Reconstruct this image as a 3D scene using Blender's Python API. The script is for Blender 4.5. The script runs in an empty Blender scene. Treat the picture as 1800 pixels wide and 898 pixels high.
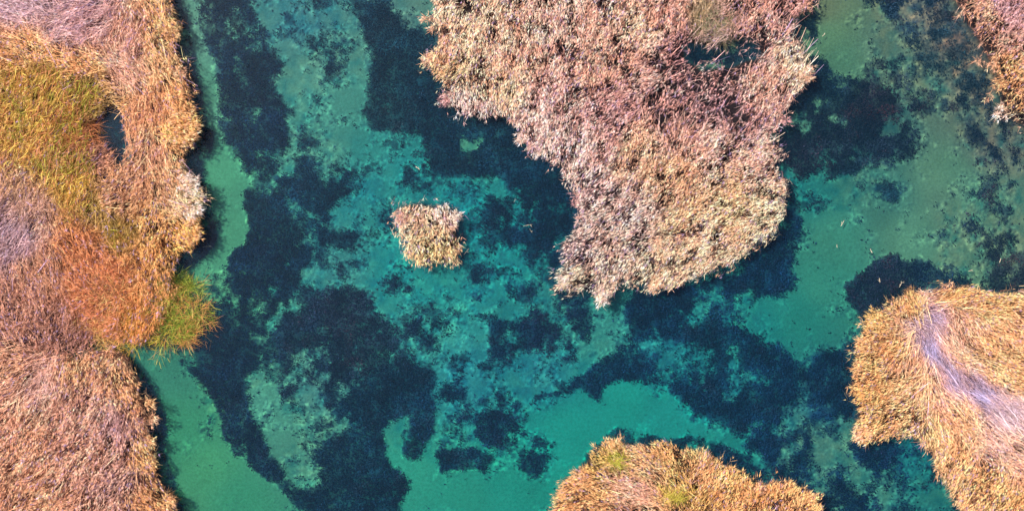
import bpy, math
import numpy as np

rng = np.random.default_rng(11)
R = math.radians

# ---------------------------------------------------------------- camera, world, sun, exposure
H = 90.0            # camera height over the water, metres
PPM = 30.0          # photo pixels per metre on the water
S = bpy.context.scene
cam = bpy.data.objects.new('camera', bpy.data.cameras.new('camera'))
cam.data.sensor_width = 36; cam.data.lens = 54
cam.data.clip_start = 0.5; cam.data.clip_end = 3000
cam.location = (0, 0, H); cam.rotation_euler = (0, 0, 0)
S.collection.objects.link(cam); S.camera = cam

SUN_EL, SHX, SHY = 60.0, 0.86, -0.51       # elevation; direction in which shadows fall
W = bpy.data.worlds.new('World'); S.world = W; W.use_nodes = True
nt = W.node_tree
sky = nt.nodes.new('ShaderNodeTexSky'); sky.sky_type = 'NISHITA'; sky.sun_disc = False
sky.sun_elevation = R(SUN_EL); sky.sun_rotation = math.atan2(-SHX, -SHY) % (2*math.pi)
bg = nt.nodes['Background']; bg.inputs['Strength'].default_value = 0.14
nt.links.new(sky.outputs[0], bg.inputs[0])
sl = bpy.data.lights.new('sun', 'SUN'); sl.energy = 4.6; sl.angle = R(0.6); sl.color = (1.0, 0.86, 0.76)
so = bpy.data.objects.new('sun', sl); S.collection.objects.link(so)
so.location = (-40, 30, 60)
ce, se = math.cos(R(SUN_EL)), math.sin(R(SUN_EL))
from mathutils import Vector
so.rotation_euler = Vector((SHX*ce, SHY*ce, -se)).to_track_quat('-Z', 'Y').to_euler()
S.view_settings.view_transform = 'Standard'; S.view_settings.look = 'None'
S.view_settings.gamma = 1; S.view_settings.exposure = 0.85
try:
    S.cycles.max_bounces = 6; S.cycles.diffuse_bounces = 3; S.cycles.transparent_max_bounces = 12
except Exception: pass

# ---------------------------------------------------------------- helpers
def lin(c):
    c = np.asarray(c, float)/255.0
    return np.where(c <= 0.04045, c/12.92, ((c+0.055)/1.055)**2.4)

def topx(X, Y, z):            # world -> photo pixels of a point at height z
    f = H/(H-z)
    return 900+X*PPM*f, 449-Y*PPM*f
def w(px, py, z=0.0):
    f = (H-z)/H
    return (px-900)/PPM*f, (449-py)/PPM*f

_lat = {}
def vnoise(x, y, seed=0):
    if seed not in _lat: _lat[seed] = np.random.default_rng(1000+seed).random((256, 256))
    L = _lat[seed]
    xi = np.floor(x).astype(int); yi = np.floor(y).astype(int)
    fx = x-xi; fy = y-yi
    fx = fx*fx*(3-2*fx); fy = fy*fy*(3-2*fy)
    a = L[xi & 255, yi & 255]; b = L[(xi+1) & 255, yi & 255]
    c = L[xi & 255, (yi+1) & 255]; d = L[(xi+1) & 255, (yi+1) & 255]
    return (a*(1-fx)+b*fx)*(1-fy)+(c*(1-fx)+d*fx)*fy
def fbm(x, y, seed=0, o=4):
    s = 0; a = 0.5; t = 0
    for i in range(o):
        s = s+a*vnoise(x*2**i+17.3*i, y*2**i+5.1*i, seed*7+i); t += a; a *= 0.55
    return s/t
def sstep(a, b, x):
    t = np.clip((x-a)/(b-a), 0, 1); return t*t*(3-2*t)

# raster of signed distance (px, >0 inside)
X0, X1, Y0, Y1, ST = -420, 2220, -330, 1230, 3
gx = np.arange(X0, X1, ST, float); gy = np.arange(Y0, Y1, ST, float)
GX, GY = np.meshgrid(gx, gy, indexing='ij')
def sdf(poly, pad=90):
    P = np.array(poly, float); Q = np.roll(P, -1, 0)
    i0, i1 = np.searchsorted(gx, [P[:, 0].min()-pad, P[:, 0].max()+pad])
    j0, j1 = np.searchsorted(gy, [P[:, 1].min()-pad, P[:, 1].max()+pad])
    out = np.full(GX.shape, -float(pad))
    x = GX[i0:i1, j0:j1]; y = GY[i0:i1, j0:j1]
    d = np.full(x.shape, 1e9); ins = np.zeros(x.shape, bool)
    for (ax, ay), (bx, by) in zip(P, Q):
        ex, ey = bx-ax, by-ay
        t = np.clip(((x-ax)*ex+(y-ay)*ey)/(ex*ex+ey*ey+1e-9), 0, 1)
        d = np.minimum(d, (x-ax-t*ex)**2+(y-ay-t*ey)**2)
        if ay != by:
            c = ((ay > y) != (by > y)) & (x < (bx-ax)*(y-ay)/(by-ay)+ax)
            ins ^= c
    d = np.sqrt(d)
    out[i0:i1, j0:j1] = np.where(ins, d, -np.minimum(d, pad))
    return out
def samp(G, px, py):
    u = np.clip((px-X0)/ST, 0, G.shape[0]-1.001); v = np.clip((py-Y0)/ST, 0, G.shape[1]-1.001)
    i = u.astype(int); j = v.astype(int); u = u-i; v = v-j
    return (G[i, j]*(1-u)+G[i+1, j]*u)*(1-v)+(G[i, j+1]*(1-u)+G[i+1, j+1]*u)*v
def rbf(pts, px, py, p=3.0, soft=25.0):
    P = np.array([q[:2] for q in pts], float); V = np.array([q[2:] for q in pts], float)
    px = np.ravel(px); py = np.ravel(py); out = np.empty((len(px), V.shape[1]))
    for s in range(0, len(px), 40000):
        d2 = (px[s:s+40000, None]-P[:, 0])**2+(py[s:s+40000, None]-P[:, 1])**2+soft**2
        k = d2**(-p/2); k /= k.sum(1, keepdims=True); out[s:s+40000] = k@V
    return out

# ---------------------------------------------------------------- outlines (photo pixels, at the reed tops)
LAND = {
 'left': [(-400,-320),(275,-320),(288,-20),(300,15),(309,40),(302,62),(316,112),(326,150),(336,190),(346,215),(340,240),(318,262),
          (322,292),(348,328),(353,352),(343,388),(352,410),(330,435),(302,455),(296,480),(300,520),(285,565),(245,600),(205,598),(168,585),
          (150,600),(165,618),(-400,640)],
 'lowleft': [(-400,600),(60,615),(120,628),(186,614),(214,632),(232,665),(242,700),(252,742),(262,790),(276,842),(296,885),(330,960),(380,1220),(-400,1220)],
 'big': [(752,-320),(758,-20),(762,25),(770,62),(760,90),(750,105),(762,128),(776,142),(780,178),(800,192),(840,204),(882,194),(905,213),
         (920,243),(942,268),(982,288),(1002,312),(1020,350),(1018,395),(1000,420),(985,432),(990,462),(976,488),(990,510),(1020,512),(1045,520),
         (1060,533),(1084,512),(1098,488),(1150,508),(1200,494),(1242,478),(1290,460),(1338,426),(1368,402),(1385,368),(1386,330),(1375,290),
         (1364,242),(1384,202),(1400,165),(1426,130),(1420,88),(1398,62),(1402,32),(1426,4),(1440,-320)],
 'islet': [(692,372),(700,360),(728,354),(778,362),(798,368),(808,380),(803,402),(808,440),(798,461),(762,464),(732,459),(714,446),(707,420),(698,398)],
 'bottom': [(945,1220),(966,930),(978,878),(996,848),(1016,838),(1042,802),(1078,778),(1120,788),(1160,782),(1210,792),(1252,806),(1300,832),(1334,858),(1372,850),(1402,856),(1434,880),(1460,940),(1500,1220)],
 'right': [(2200,440),(1860,500),(1800,518),(1742,512),(1692,507),(1652,508),(1600,522),(1562,545),(1530,556),(1530,575),(1514,602),(1510,642),(1503,690),(1516,722),(1506,768),
           (1530,782),(1570,771),(1612,764),(1642,790),(1656,820),(1677,862),(1702,900),(1760,1220),(2200,1220)],
 'topright': [(1640,-320),(1688,-10),(1714,42),(1742,80),(1760,118),(1772,150),(1766,188),(1790,212),(1840,230),(2200,330),(2200,-320)],
}
POOLS = [[(176,186),(196,180),(212,204),(222,250),(212,284),(194,286),(182,256),(150,240),(142,216),(164,202)],
         [(1216,72),(1252,80),(1288,56),(1336,66),(1342,94),(1284,112),(1240,116),(1212,98)]]
land = {k: sdf(p) for k, p in LAND.items()}
pool = np.max([sdf(p) for p in POOLS], 0)
LANDALL = np.max([np.minimum(land[k], -pool) for k in land], 0)
ZT = 1.5                                   # height at which the outlines were read

# ---------------------------------------------------------------- submerged weed density, bank shadows drawn in as weed (photo pixels, on the bed)
Z_BED = -0.45
def wp(*a): return list(a)
WEED_AND_SHADE = [ # polygon, density, softness px
 ([(340,-330),(334,0),(346,20),(362,42),(354,75),(366,95),(386,128),(388,150),(396,178),(388,208),(402,242),(414,270),(426,290),(438,318),
   (480,310),(510,280),(520,230),(512,190),(500,150),(498,110),(470,60),(452,0),(450,-330)], .97, 10),
 ([(437,318),(480,306),(560,310),(592,340),(588,380),(560,400),(552,440),(536,480),(528,512),(500,535),(470,560),(440,600),(436,650),(432,680),
   (440,722),(462,772),(480,805),(508,840),(484,852),(430,812),(406,795),(390,770),(386,730),(360,680),(341,625),(346,590),(370,545),(376,512),(396,490),(405,452),(428,428),(436,400),(425,345)], .97, 6),
 ([(556,500),(600,490),(660,510),(682,552),(722,602),(738,640),(700,668),(620,668),(560,650),(500,625),(466,590),(498,540),(540,530)], .93, 12),
 ([(608,650),(700,648),(748,668),(768,712),(765,762),(745,802),(725,812),(709,800),(702,778),(722,770),(722,748),(704,738),(688,742),(674,760),(682,800),
   (712,840),(700,900),(690,1000),(560,1000),(540,898),(482,852),(505,838),(532,862),(560,848),(572,806),(598,760),(612,700)], .97, 7),
 ([(838,728),(870,718),(905,735),(908,760),(880,782),(850,785),(826,766)], .97, 5),
 ([(762,800),(800,785),(840,788),(866,806),(860,828),(820,832),(780,822)], .95, 6),
 ([(905,785),(940,778),(960,805),(952,830),(922,834),(900,815)], .9, 8),
 ([(815,525),(850,540),(895,560),(925,528),(970,552),(1005,562),(1040,572),(1030,592),(1000,602),(985,624),(960,642),(930,612),(905,622),(872,652),(862,620),(890,590),(850,580),(822,582)], .88, 16),
 ([(890,718),(950,688),(1000,676),(1046,636),(1082,622),(1132,632),(1175,650),(1160,668),(1138,664),(1092,664),(1057,680),(1050,698),(1010,690),(962,694),(930,702),(906,724)], .97, 5),
 ([(1090,480),(1150,515),(1200,500),(1290,465),(1360,400),(1395,350),(1416,410),(1402,460),(1406,505),(1380,524),(1330,528),(1290,520),(1240,520),(1200,545),(1230,590),(1200,620),(1150,600),(1110,620),(1090,570),(1100,520)], .97, 10),
 ([(1230,540),(1300,560),(1340,600),(1400,622),(1470,600),(1500,570),(1530,600),(1520,780),(1460,720),(1420,690),(1380,720),(1400,800),(1440,890),(1345,870),(1340,815),(1310,765),(1255,742),(1212,734),(1176,690),(1148,664),(1200,640),(1260,650),(1240,590)], .95, 12),
 ([(622,-330),(618,0),(640,90),(650,130),(640,200),(652,226),(702,230),(738,236),(742,262),(762,300),(800,318),(870,306),(905,330),(912,400),(930,460),(980,500),(1040,420),(1040,330),(960,250),(900,190),(800,180),(780,120),(800,40),(760,20),(745,50),(715,52),(692,30),(700,-330)], .98, 8),
 ([(1395,120),(1430,110),(1462,122),(1520,146),(1552,148),(1586,186),(1604,216),(1620,252),(1608,282),(1550,292),(1480,312),(1400,300),(1350,280),(1360,200)], .97, 8),
 ([(1480,300),(1560,296),(1604,330),(1580,372),(1530,372),(1500,350)], .72, 20),
 ([(1390,290),(1460,300),(1440,340),(1390,350)], .6, 20),
 ([(1540,10),(1610,10),(1660,60),(1620,80),(1570,60)], .78, 18),
 ([(1600,60),(1690,80),(1720,130),(1680,190),(1640,150)], .62, 22),
 ([(1668,186),(1690,186),(1722,222),(1762,272),(1792,330),(1785,345),(1762,332),(1740,278),(1700,232)], .95, 8),
 ([(1640,165),(1690,160),(1720,190),(1700,215),(1660,205),(1590,215),(1590,190)], .78, 14),
 ([(1720,215),(1790,240),(1830,330),(1830,360),(1780,300)], .78, 16),
 ([(1500,478),(1558,454),(1620,454),(1672,488),(1740,500),(1740,540),(1600,560),(1540,580),(1500,545),(1488,505)], .98, 6),
 ([(1720,470),(1780,440),(1860,410),(1860,540),(1720,530)], .85, 12),
 ([(1735,350),(1745,400),(1720,440),(1690,430),(1715,395)], .5, 18),
 ([(1490,760),(1560,770),(1640,770),(1620,800),(1560,830),(1500,830)], .9, 14),
 ([(1620,780),(1660,790),(1700,880),(1720,1000),(1680,1000),(1690,900),(1650,830)], .9, 8),
 ([(1000,850),(1030,800),(1062,760),(1082,744),(1106,752),(1112,764),(1160,772),(1200,762),(1250,774),(1320,800),(1356,838),(1430,850),(1480,900),(1500,1000),(1000,1000)], .97, 6),
 ([(600,0),(470,30),(520,120),(600,100),(615,70)], .40, 30),
 ([(1395,680),(1440,760),(1420,900),(1400,1000),(1340,900)], .8, 16),
 ([(1400,100),(1440,60),(1436,0),(1420,-30),(1380,50)], .9, 8),
]
WEED_AND_SHADE += [([(755,705),(905,715),(960,780),(955,838),(765,832)], .64, 14), ([(560,640),(760,640),(770,700),(640,720)], .9, 10),
 ([(290,-330),(306,-20),(320,0),(335,60),(346,120),(362,200),(377,240),(372,270),(352,290),(362,320),(368,350),(380,388),(382,415),(373,436),(354,456),(334,474),(300,500),(290,440),(300,200)], .97, 2),  # shadow of the left bank on the bed, drawn as a weed strip
 ([(200,590),(236,632),(255,655),(279,690),(294,720),(290,760),(295,800),(309,850),(321,898),(370,1000),(250,1000),(200,700)], .97, 3),  # cast shadow of the lower left bank, filled in as dark weed
 ([(130,170),(230,170),(235,290),(130,290)], 1.0, 10), ([(1180,30),(1370,30),(1370,145),(1180,145)], 1.0, 4), ([(140,580),(215,588),(210,618),(150,618)], .8, 6)]
SAND = [ # clearings cut back out
 ([(812,236),(826,246),(852,246),(836,262),(814,268)], 2), ([(733,162),(738,160),(736,174),(731,174)], 2),
 ([(1534,228),(1560,214),(1584,212),(1578,226),(1556,236),(1536,240)], 6),
 ([(704,738),(722,732),(716,746),(706,760),(712,772),(700,800),(712,812),(684,810),(674,780),(676,756)], 4),
]
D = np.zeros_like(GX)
for poly, dens, soft in WEED_AND_SHADE:
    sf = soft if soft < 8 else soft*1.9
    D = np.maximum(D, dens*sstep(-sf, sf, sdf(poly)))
BACK = [ # background speckle density
 (370,200,0),(390,300,0),(400,420,0),(300,700,0),(350,850,0),(460,860,0),(560,60,.24),(560,140,.2),(600,200,.10),(540,270,.3),(640,280,.14),(700,260,.12),
 (480,560,.45),(600,420,.42),(560,450,.3),(640,350,.2),(740,330,.2),(850,370,.35),(900,360,.5),(690,470,.2),(640,470,.3),(750,500,.2),(740,560,.28),(780,600,.3),(800,660,.35),(700,590,.4),
 (880,470,.28),(860,690,.28),(960,660,.22),(1050,600,.16),(1070,560,.1),(980,540,.35),(800,760,.5),(790,720,.35),(730,850,0),(850,860,0),(980,760,0),(1100,700,0),(1060,740,0),(1200,745,.02),(1290,775,.1),
 (470,690,.08),(500,760,.08),(540,800,.25),(540,660,.5),(570,720,.45),(590,700,.55),(1160,625,.45),(1220,620,.5),(1220,540,.5),(1270,700,.55),(1300,690,.5),(1450,760,.5),(1480,830,.35),(1530,860,.15),(1600,860,.3),(1600,830,.1),(1580,810,.4),
 (1450,60,.04),(1500,100,.08),(1560,120,.2),(1620,130,.35),(1650,240,.12),(1680,290,.08),(1600,420,.04),(1480,470,.03),(1400,560,.06),(1450,400,.06),(1440,340,.35),(1560,400,.12),(1720,360,.25),(1760,400,.3),(1700,430,.2),(1690,330,.1),
 (1640,30,.4),(1730,160,.3),(1750,250,.4),(1430,570,.06),(1690,460,.2),(720,20,.15),(420,630,.9),(580,600,.9),(0,400,0),(200,900,0),
]
Bk = rbf(BACK, GX, GY, 3.5, 18)[:, 0].reshape(GX.shape)
Bk = Bk*(1.15+.45*sstep(.05, .2, Bk)*(1-sstep(.3, .45, Bk)))
D = np.maximum(D, Bk)
for poly, soft in SAND:
    D = D*(1-sstep(-soft, soft, sdf(poly)))
# broad unevenness, strongest where the cover is loose
nz = fbm(GX/42, GY/42, 3, 4)
D = np.clip(D+(nz-.5)*2.6*D*(1-D)*1.6, 0, 1)

def cells(x, y, d, size, seed):
    """round cushions: the denser the cover the bigger and more numerous; >0 inside, px"""
    r = np.random.default_rng(500+seed); jx, jy, ju = r.random((3, 128, 128))
    u = x/size; v = y/size; iu = np.floor(u).astype(int); iv = np.floor(v).astype(int)
    best = np.full(x.shape, -99.0)
    for a in (-1, 0, 1):
        for b in (-1, 0, 1):
            i = iu+a; j = iv+b; k = (i & 127, j & 127)
            cx = (i+jx[k])*size; cy = (j+jy[k])*size
            rad = size*(-.55+.62*ju[k]**1.3+1.05*d)
            best = np.maximum(best, rad-np.hypot(x-cx, y-cy))
    return best
def weed_mask(px, py):
    """weed cover 0..1 and loose density at photo pixel positions on the bed"""
    sh = px.shape; px = px.ravel(); py = py.ravel()
    amp = 11+13*sstep(400, 520, px)
    a = amp*(fbm(px/32, py/32, 91, 4)-.5); b = amp*(fbm(px/32, py/32, 93, 4)-.5)
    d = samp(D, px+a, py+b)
    n = fbm(px/30, py/30, 95, 4)-.5
    hole = sstep(.54, .66, fbm(px/30+7, py/30, 97, 5))*samp(HOLE, px, py)
    d = np.clip(d+n*1.7*np.clip(4*d*(1-d)+.15*(d > .03), 0, 1), 0, 1)*(1-.75*hole)
    dd = np.where(d < .02, -.6, d)
    q = np.maximum(cells(px, py, dd-.04-.10*sstep(.5, .2, d), 19, 1), cells(px+300, py, dd-.02, 9, 2))
    q = np.maximum(q, cells(px, py+200, dd+.10*(dd > 0), 4.6, 3))
    q = np.maximum(q, (d-.80)*90)
    return sstep(-1.8, 3.0, q).reshape(sh), d.reshape(sh)
HP = [(480,120,.5),(430,250,.5),(460,300,.5),(580,360,.8),(480,400,.2),(420,650,0),(460,580,.5),(600,560,.2),(650,600,.25),(700,690,0),(640,800,.1),(560,660,.8),(680,120,.15),(800,190,0),(850,260,.1),(950,400,.5),(1000,300,0),
 (920,560,.4),(870,750,.2),(1100,640,.2),(1120,560,.3),(1180,600,.8),(1230,530,.9),(1270,650,.8),(1340,480,.2),(1350,600,.4),(1300,720,.7),(1400,680,.5),(1460,600,.2),(1380,780,.7),(1350,840,.2),(1460,200,.8),(1400,250,.7),(1540,180,.4),(1520,270,.3),(1560,480,0),(1650,480,.3),(1780,480,.7),(1100,770,.3),(1540,340,.7),(1640,120,.6),(1740,290,.3),(700,480,.4),(480,490,.8)]
HOLE = rbf(HP, GX, GY, 3.5, 15)[:, 0].reshape(GX.shape)

# ---------------------------------------------------------------- mesh from arrays
def mesh_from(name, co, quads, tris, col=None, mats=None):
    me = bpy.data.meshes.new(name)
    nq, ntr = len(quads), len(tris)
    me.vertices.add(len(co)); me.vertices.foreach_set('co', np.ascontiguousarray(co, np.float32).ravel())
    loops = np.concatenate([quads.ravel(), tris.ravel()]) if ntr else quads.ravel()
    me.loops.add(len(loops)); me.loops.foreach_set('vertex_index', loops.astype(np.int32))
    me.polygons.add(nq+ntr)
    ls = np.concatenate([np.arange(nq)*4, nq*4+np.arange(ntr)*3]).astype(np.int32)
    me.polygons.foreach_set('loop_start', ls)
    try: me.polygons.foreach_set('loop_total', np.concatenate([np.full(nq, 4), np.full(ntr, 3)]).astype(np.int32))
    except Exception: pass
    me.update(calc_edges=True)
    if col is not None:
        a = me.color_attributes.new('tone', 'FLOAT_COLOR', 'POINT')
        c = np.ones((len(co), 4), np.float32); c[:, :3] = col
        a.data.foreach_set('color', c.ravel())
    me.polygons.foreach_set('use_smooth', np.zeros(nq+ntr, bool))
    return me
def link(name, me, mat, parent=None, **kw):
    o = bpy.data.objects.new(name, me); S.collection.objects.link(o)
    if mat: me.materials.append(mat)
    if parent: o.parent = parent
    for k, v in kw.items(): o[k] = v
    return o

def ribbons(P, Dr, L, Wd, droop, col, S_=2, bend=None, prof=None, tipcol=None):
    """n tapered ribbons, each bent along its length. P base, Dr unit dir, L len, Wd max width, droop metres at the tip"""
    n = len(P)
    a = rng.random(n)*2*math.pi
    rv = np.stack([np.cos(a), np.sin(a), rng.normal(0, .5, n)], 1)
    side = np.cross(Dr, rv); side /= np.linalg.norm(side, axis=1, keepdims=True)+1e-9
    if prof is None: prof = [0.7, 1.0, 0.0] if S_ == 2 else [0.6]+[1.0]*(S_-1)+[0.0]
    co = np.empty((n, 2*S_+1, 3)); cc = np.empty((n, 2*S_+1, 3))
    if bend is None: bend = np.zeros((n, 3))
    for k in range(S_+1):
        t = k/S_
        c = P+Dr*(L*t)[:, None]+bend*(t*t); c[:, 2] -= droop*t*t
        hw = side*(Wd*0.5*prof[k])[:, None]
        ck = col if tipcol is None else col*(1-t)+tipcol*t
        if k < S_:
            co[:, 2*k] = c-hw; co[:, 2*k+1] = c+hw; cc[:, 2*k] = ck; cc[:, 2*k+1] = ck
        else:
            co[:, 2*k] = c; cc[:, 2*k] = ck
    m = 2*S_+1; base = (np.arange(n)*m)[:, None]
    q = np.concatenate([base+np.array([[2*k, 2*k+1, 2*k+3, 2*k+2]]) for k in range(S_-1)]) if S_ > 1 else np.zeros((0, 4), int)
    t = base+np.array([[2*S_-2, 2*S_-1, 2*S_]])
    return co.reshape(-1, 3), cc.reshape(-1, 3), q, t
def merge(parts):
    co, cc, qs, ts = [], [], [], []; o = 0
    for c, k, q, t in parts:
        co.append(c); cc.append(k); qs.append(q+o); ts.append(t+o); o += len(c)
    return np.concatenate(co), np.concatenate(cc), np.concatenate(qs), np.concatenate(ts)
def unit(v): return v/(np.linalg.norm(v, axis=-1, keepdims=True)+1e-9)

# ---------------------------------------------------------------- materials
def mat_leaf(name, trans=0.25, rough=0.75):
    m = bpy.data.materials.new(name); m.use_nodes = True; n = m.node_tree.nodes; l = m.node_tree.links
    n.clear(); out = n.new('ShaderNodeOutputMaterial'); mix = n.new('ShaderNodeMixShader')
    p = n.new('ShaderNodeBsdfPrincipled'); p.inputs['Roughness'].default_value = rough
    p.inputs['Specular IOR Level'].default_value = 0.15
    t = n.new('ShaderNodeBsdfTranslucent'); a = n.new('ShaderNodeAttribute'); a.attribute_name = 'tone'
    tc = n.new('ShaderNodeTexCoord'); nz = n.new('ShaderNodeTexNoise'); nz.inputs['Scale'].default_value = 9
    l.new(tc.outputs['Object'], nz.inputs['Vector'])
    mr = n.new('ShaderNodeMapRange'); mr.inputs['To Min'].default_value = 0.8; mr.inputs['To Max'].default_value = 1.2
    l.new(nz.outputs['Fac'], mr.inputs['Value'])
    vm = n.new('ShaderNodeVectorMath'); vm.operation = 'SCALE'
    l.new(a.outputs['Color'], vm.inputs[0]); l.new(mr.outputs[0], vm.inputs['Scale'])
    l.new(vm.outputs[0], p.inputs['Base Color']); l.new(vm.outputs[0], t.inputs['Color'])
    mix.inputs[0].default_value = trans
    l.new(p.outputs[0], mix.inputs[1]); l.new(t.outputs[0], mix.inputs[2]); l.new(mix.outputs[0], out.inputs[0])
    return m
M_reed = mat_leaf('dry_reed', 0.18); M_weed = mat_leaf('water_weed', 0.1, 0.9); M_green = mat_leaf('green_shoots', 0.35, 0.6)

def mat_ground():
    m = bpy.data.materials.new('lake_bed_silt'); m.use_nodes = True; n = m.node_tree.nodes; l = m.node_tree.links
    p = n['Principled BSDF']; p.inputs['Roughness'].default_value = 0.95; p.inputs['Specular IOR Level'].default_value = 0.05
    a = n.new('ShaderNodeAttribute'); a.attribute_name = 'tone'
    tc = n.new('ShaderNodeTexCoord')
    def noise(scale, det, lo, hi, rough=.6):
        z = n.new('ShaderNodeTexNoise'); z.inputs['Scale'].default_value = scale; z.inputs['Detail'].default_value = det; z.inputs['Roughness'].default_value = rough
        l.new(tc.outputs['Object'], z.inputs['Vector'])
        r = n.new('ShaderNodeMapRange'); r.inputs['From Min'].default_value = .3; r.inputs['From Max'].default_value = .7
        r.inputs['To Min'].default_value = lo; r.inputs['To Max'].default_value = hi; l.new(z.outputs['Fac'], r.inputs['Value']); return r
    a1 = noise(0.35, 3, .88, 1.12); a2 = noise(7, 5, .80, 1.20); a3 = noise(30, 2, .9, 1.1)
    m1 = n.new('ShaderNodeMath'); m1.operation = 'MULTIPLY'; l.new(a1.outputs[0], m1.inputs[0]); l.new(a2.outputs[0], m1.inputs[1])
    m2 = n.new('ShaderNodeMath'); m2.operation = 'MULTIPLY'; l.new(m1.outputs[0], m2.inputs[0]); l.new(a3.outputs[0], m2.inputs[1])
    vm = n.new('ShaderNodeVectorMath'); vm.operation = 'SCALE'; l.new(a.outputs['Color'], vm.inputs[0]); l.new(m2.outputs[0], vm.inputs['Scale'])
    l.new(vm.outputs[0], p.inputs['Base Color']); return m
M_ground = mat_ground()

def mat_water():
    m = bpy.data.materials.new('clear_lake_water'); m.use_nodes = True; n = m.node_tree.nodes; l = m.node_tree.links
    n.clear(); out = n.new('ShaderNodeOutputMaterial')
    tr = n.new('ShaderNodeBsdfTransparent'); tr.inputs[0].default_value = (*TINT, 1)
    gl = n.new('ShaderNodeBsdfGlossy'); gl.inputs['Roughness'].default_value = 0.12
    df = n.new('ShaderNodeBsdfDiffuse'); df.inputs[0].default_value = (0.0, 0.20, 0.42, 1)   # faint blue haze painted in as surface colour, standing for drifting particles
    fr = n.new('ShaderNodeFresnel'); fr.inputs['IOR'].default_value = 1.33
    nz = n.new('ShaderNodeTexNoise'); nz.inputs['Scale'].default_value = 1.3; nz.inputs['Detail'].default_value = 3
    tc = n.new('ShaderNodeTexCoord'); l.new(tc.outputs['Object'], nz.inputs['Vector'])
    b = n.new('ShaderNodeBump'); b.inputs['Strength'].default_value = 0.03; b.inputs['Distance'].default_value = 0.05; l.new(nz.outputs['Fac'], b.inputs['Height'])
    for q in (gl, fr): l.new(b.outputs[0], q.inputs['Normal'])
    m1 = n.new('ShaderNodeMixShader'); m1.inputs[0].default_value = HAZE
    l.new(tr.outputs[0], m1.inputs[1]); l.new(df.outputs[0], m1.inputs[2])
    m2 = n.new('ShaderNodeMixShader'); l.new(fr.outputs[0], m2.inputs[0]); l.new(m1.outputs[0], m2.inputs[1]); l.new(gl.outputs[0], m2.inputs[2])
    l.new(m2.outputs[0], out.inputs[0]); return m
TINT = (0.60, 0.81, 0.83); HAZE = 0.022
M_water = mat_water()

# ---------------------------------------------------------------- ground: one sheet, lake bed and banks
def warp(u, half, fine):   # dense inside the view, spreading to the horizon outside
    return u
xs = np.concatenate([-36-np.geomspace(1, 900, 26)[::-1], np.arange(-36, 36.01, 0.075), 36+np.geomspace(1, 900, 26)])
ys = np.concatenate([-19-np.geomspace(1, 900, 26)[::-1], np.arange(-19, 19.01, 0.075), 19+np.geomspace(1, 900, 26)])
VX, VY = np.meshgrid(xs, ys, indexing='ij')
lx, ly = topx(VX, VY, ZT)
ld = samp(LANDALL, lx.ravel(), ly.ravel()).reshape(VX.shape)/PPM        # metres inside the bank
ld -= .12
ld += (fbm(VX*1.3, VY*1.3, 5, 3)-.5)*.35
bx, by = topx(VX, VY, Z_BED)
wm, dn = weed_mask(bx, by)
t = sstep(-0.45, 0.18, ld)
hgt = Z_BED+(0.10-Z_BED)*t+(fbm(VX*.5, VY*.5, 6, 4)-.5)*.18*(1-t)+(fbm(VX*2, VY*2, 8, 3)-.5)*.12*t
hgt += 0.10*wm*(1-t)
BEDC = [ # colour of the sunlit silt as seen through the water (photo sRGB)
 (335,40,88,150,122),(380,200,78,150,115),(390,300,70,155,112),(400,420,68,150,108),(370,480,70,150,108),(300,650,50,128,98),(320,760,52,142,98),(360,820,62,148,98),(420,880,50,140,100),(320,880,60,140,95),
 (540,40,50,120,120),(570,110,72,138,118),(600,180,62,138,118),(560,260,66,140,118),(660,270,40,132,120),(720,300,26,128,122),(640,350,30,125,120),(820,360,16,122,122),(600,460,48,128,120),(700,470,22,132,126),(760,520,30,140,128),(900,440,16,122,118),
 (740,560,48,146,130),(760,600,44,140,128),(820,660,28,120,125),(960,660,30,120,122),(1060,590,50,135,118),(1000,530,40,125,115),(480,700,68,145,118),(520,790,66,138,112),(560,680,60,125,112),
 (720,840,40,148,118),(800,870,34,142,115),(900,840,26,138,115),(990,760,8,146,126),(1100,700,0,146,126),(1180,730,0,140,125),(1280,770,24,128,115),(1160,620,24,112,115),(1270,690,30,118,115),
 (1340,580,22,125,115),(1400,560,34,138,118),(1450,500,52,145,118),(1460,420,62,150,120),(1420,340,30,125,115),(1600,420,84,152,118),(1650,300,86,146,112),(1700,350,90,142,112),(1720,400,104,142,110),
 (1450,60,92,148,104),(1480,110,78,138,102),(1440,20,110,135,95),(1560,90,84,130,105),(1620,160,86,132,104),(1640,30,100,115,100),(1720,140,118,118,98),(1700,80,122,112,95),(1750,250,110,118,100),(1560,340,60,128,108),
 (1440,790,66,130,112),(1480,820,72,140,115),(1540,860,60,138,118),(1610,810,22,118,118),(1630,870,36,124,112),(1450,700,40,112,115),(720,20,76,128,112),(1780,440,110,138,108),(830,250,60,140,112),(1560,226,50,105,95),
]
bc = lin(rbf(BEDC, bx, by, 3.2, 22).reshape(VX.shape+(3,)))
hue = fbm(bx/16, by/16, 21, 4)[..., None]; m2_ = sstep(.15, .3, samp(Bk, bx.ravel(), by.ravel()).reshape(VX.shape))[..., None]
bc = bc*(1+(hue-.5)*m2_*np.array([2.0, .75, .3]))
fine = (.5*fbm(bx/9, by/9, 25, 3)+.5*vnoise(bx/3.2, by/3.2, 26))[..., None]
m3_ = sstep(.02, .35, dn)[..., None]
bc = bc*np.exp((fine-.5)*m3_*np.array([2.6, 2.3, 1.7]))*(1+.30*m3_)
T2 = np.array(TINT)**2*(1-HAZE)**2
BEDK = 0.46
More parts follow.
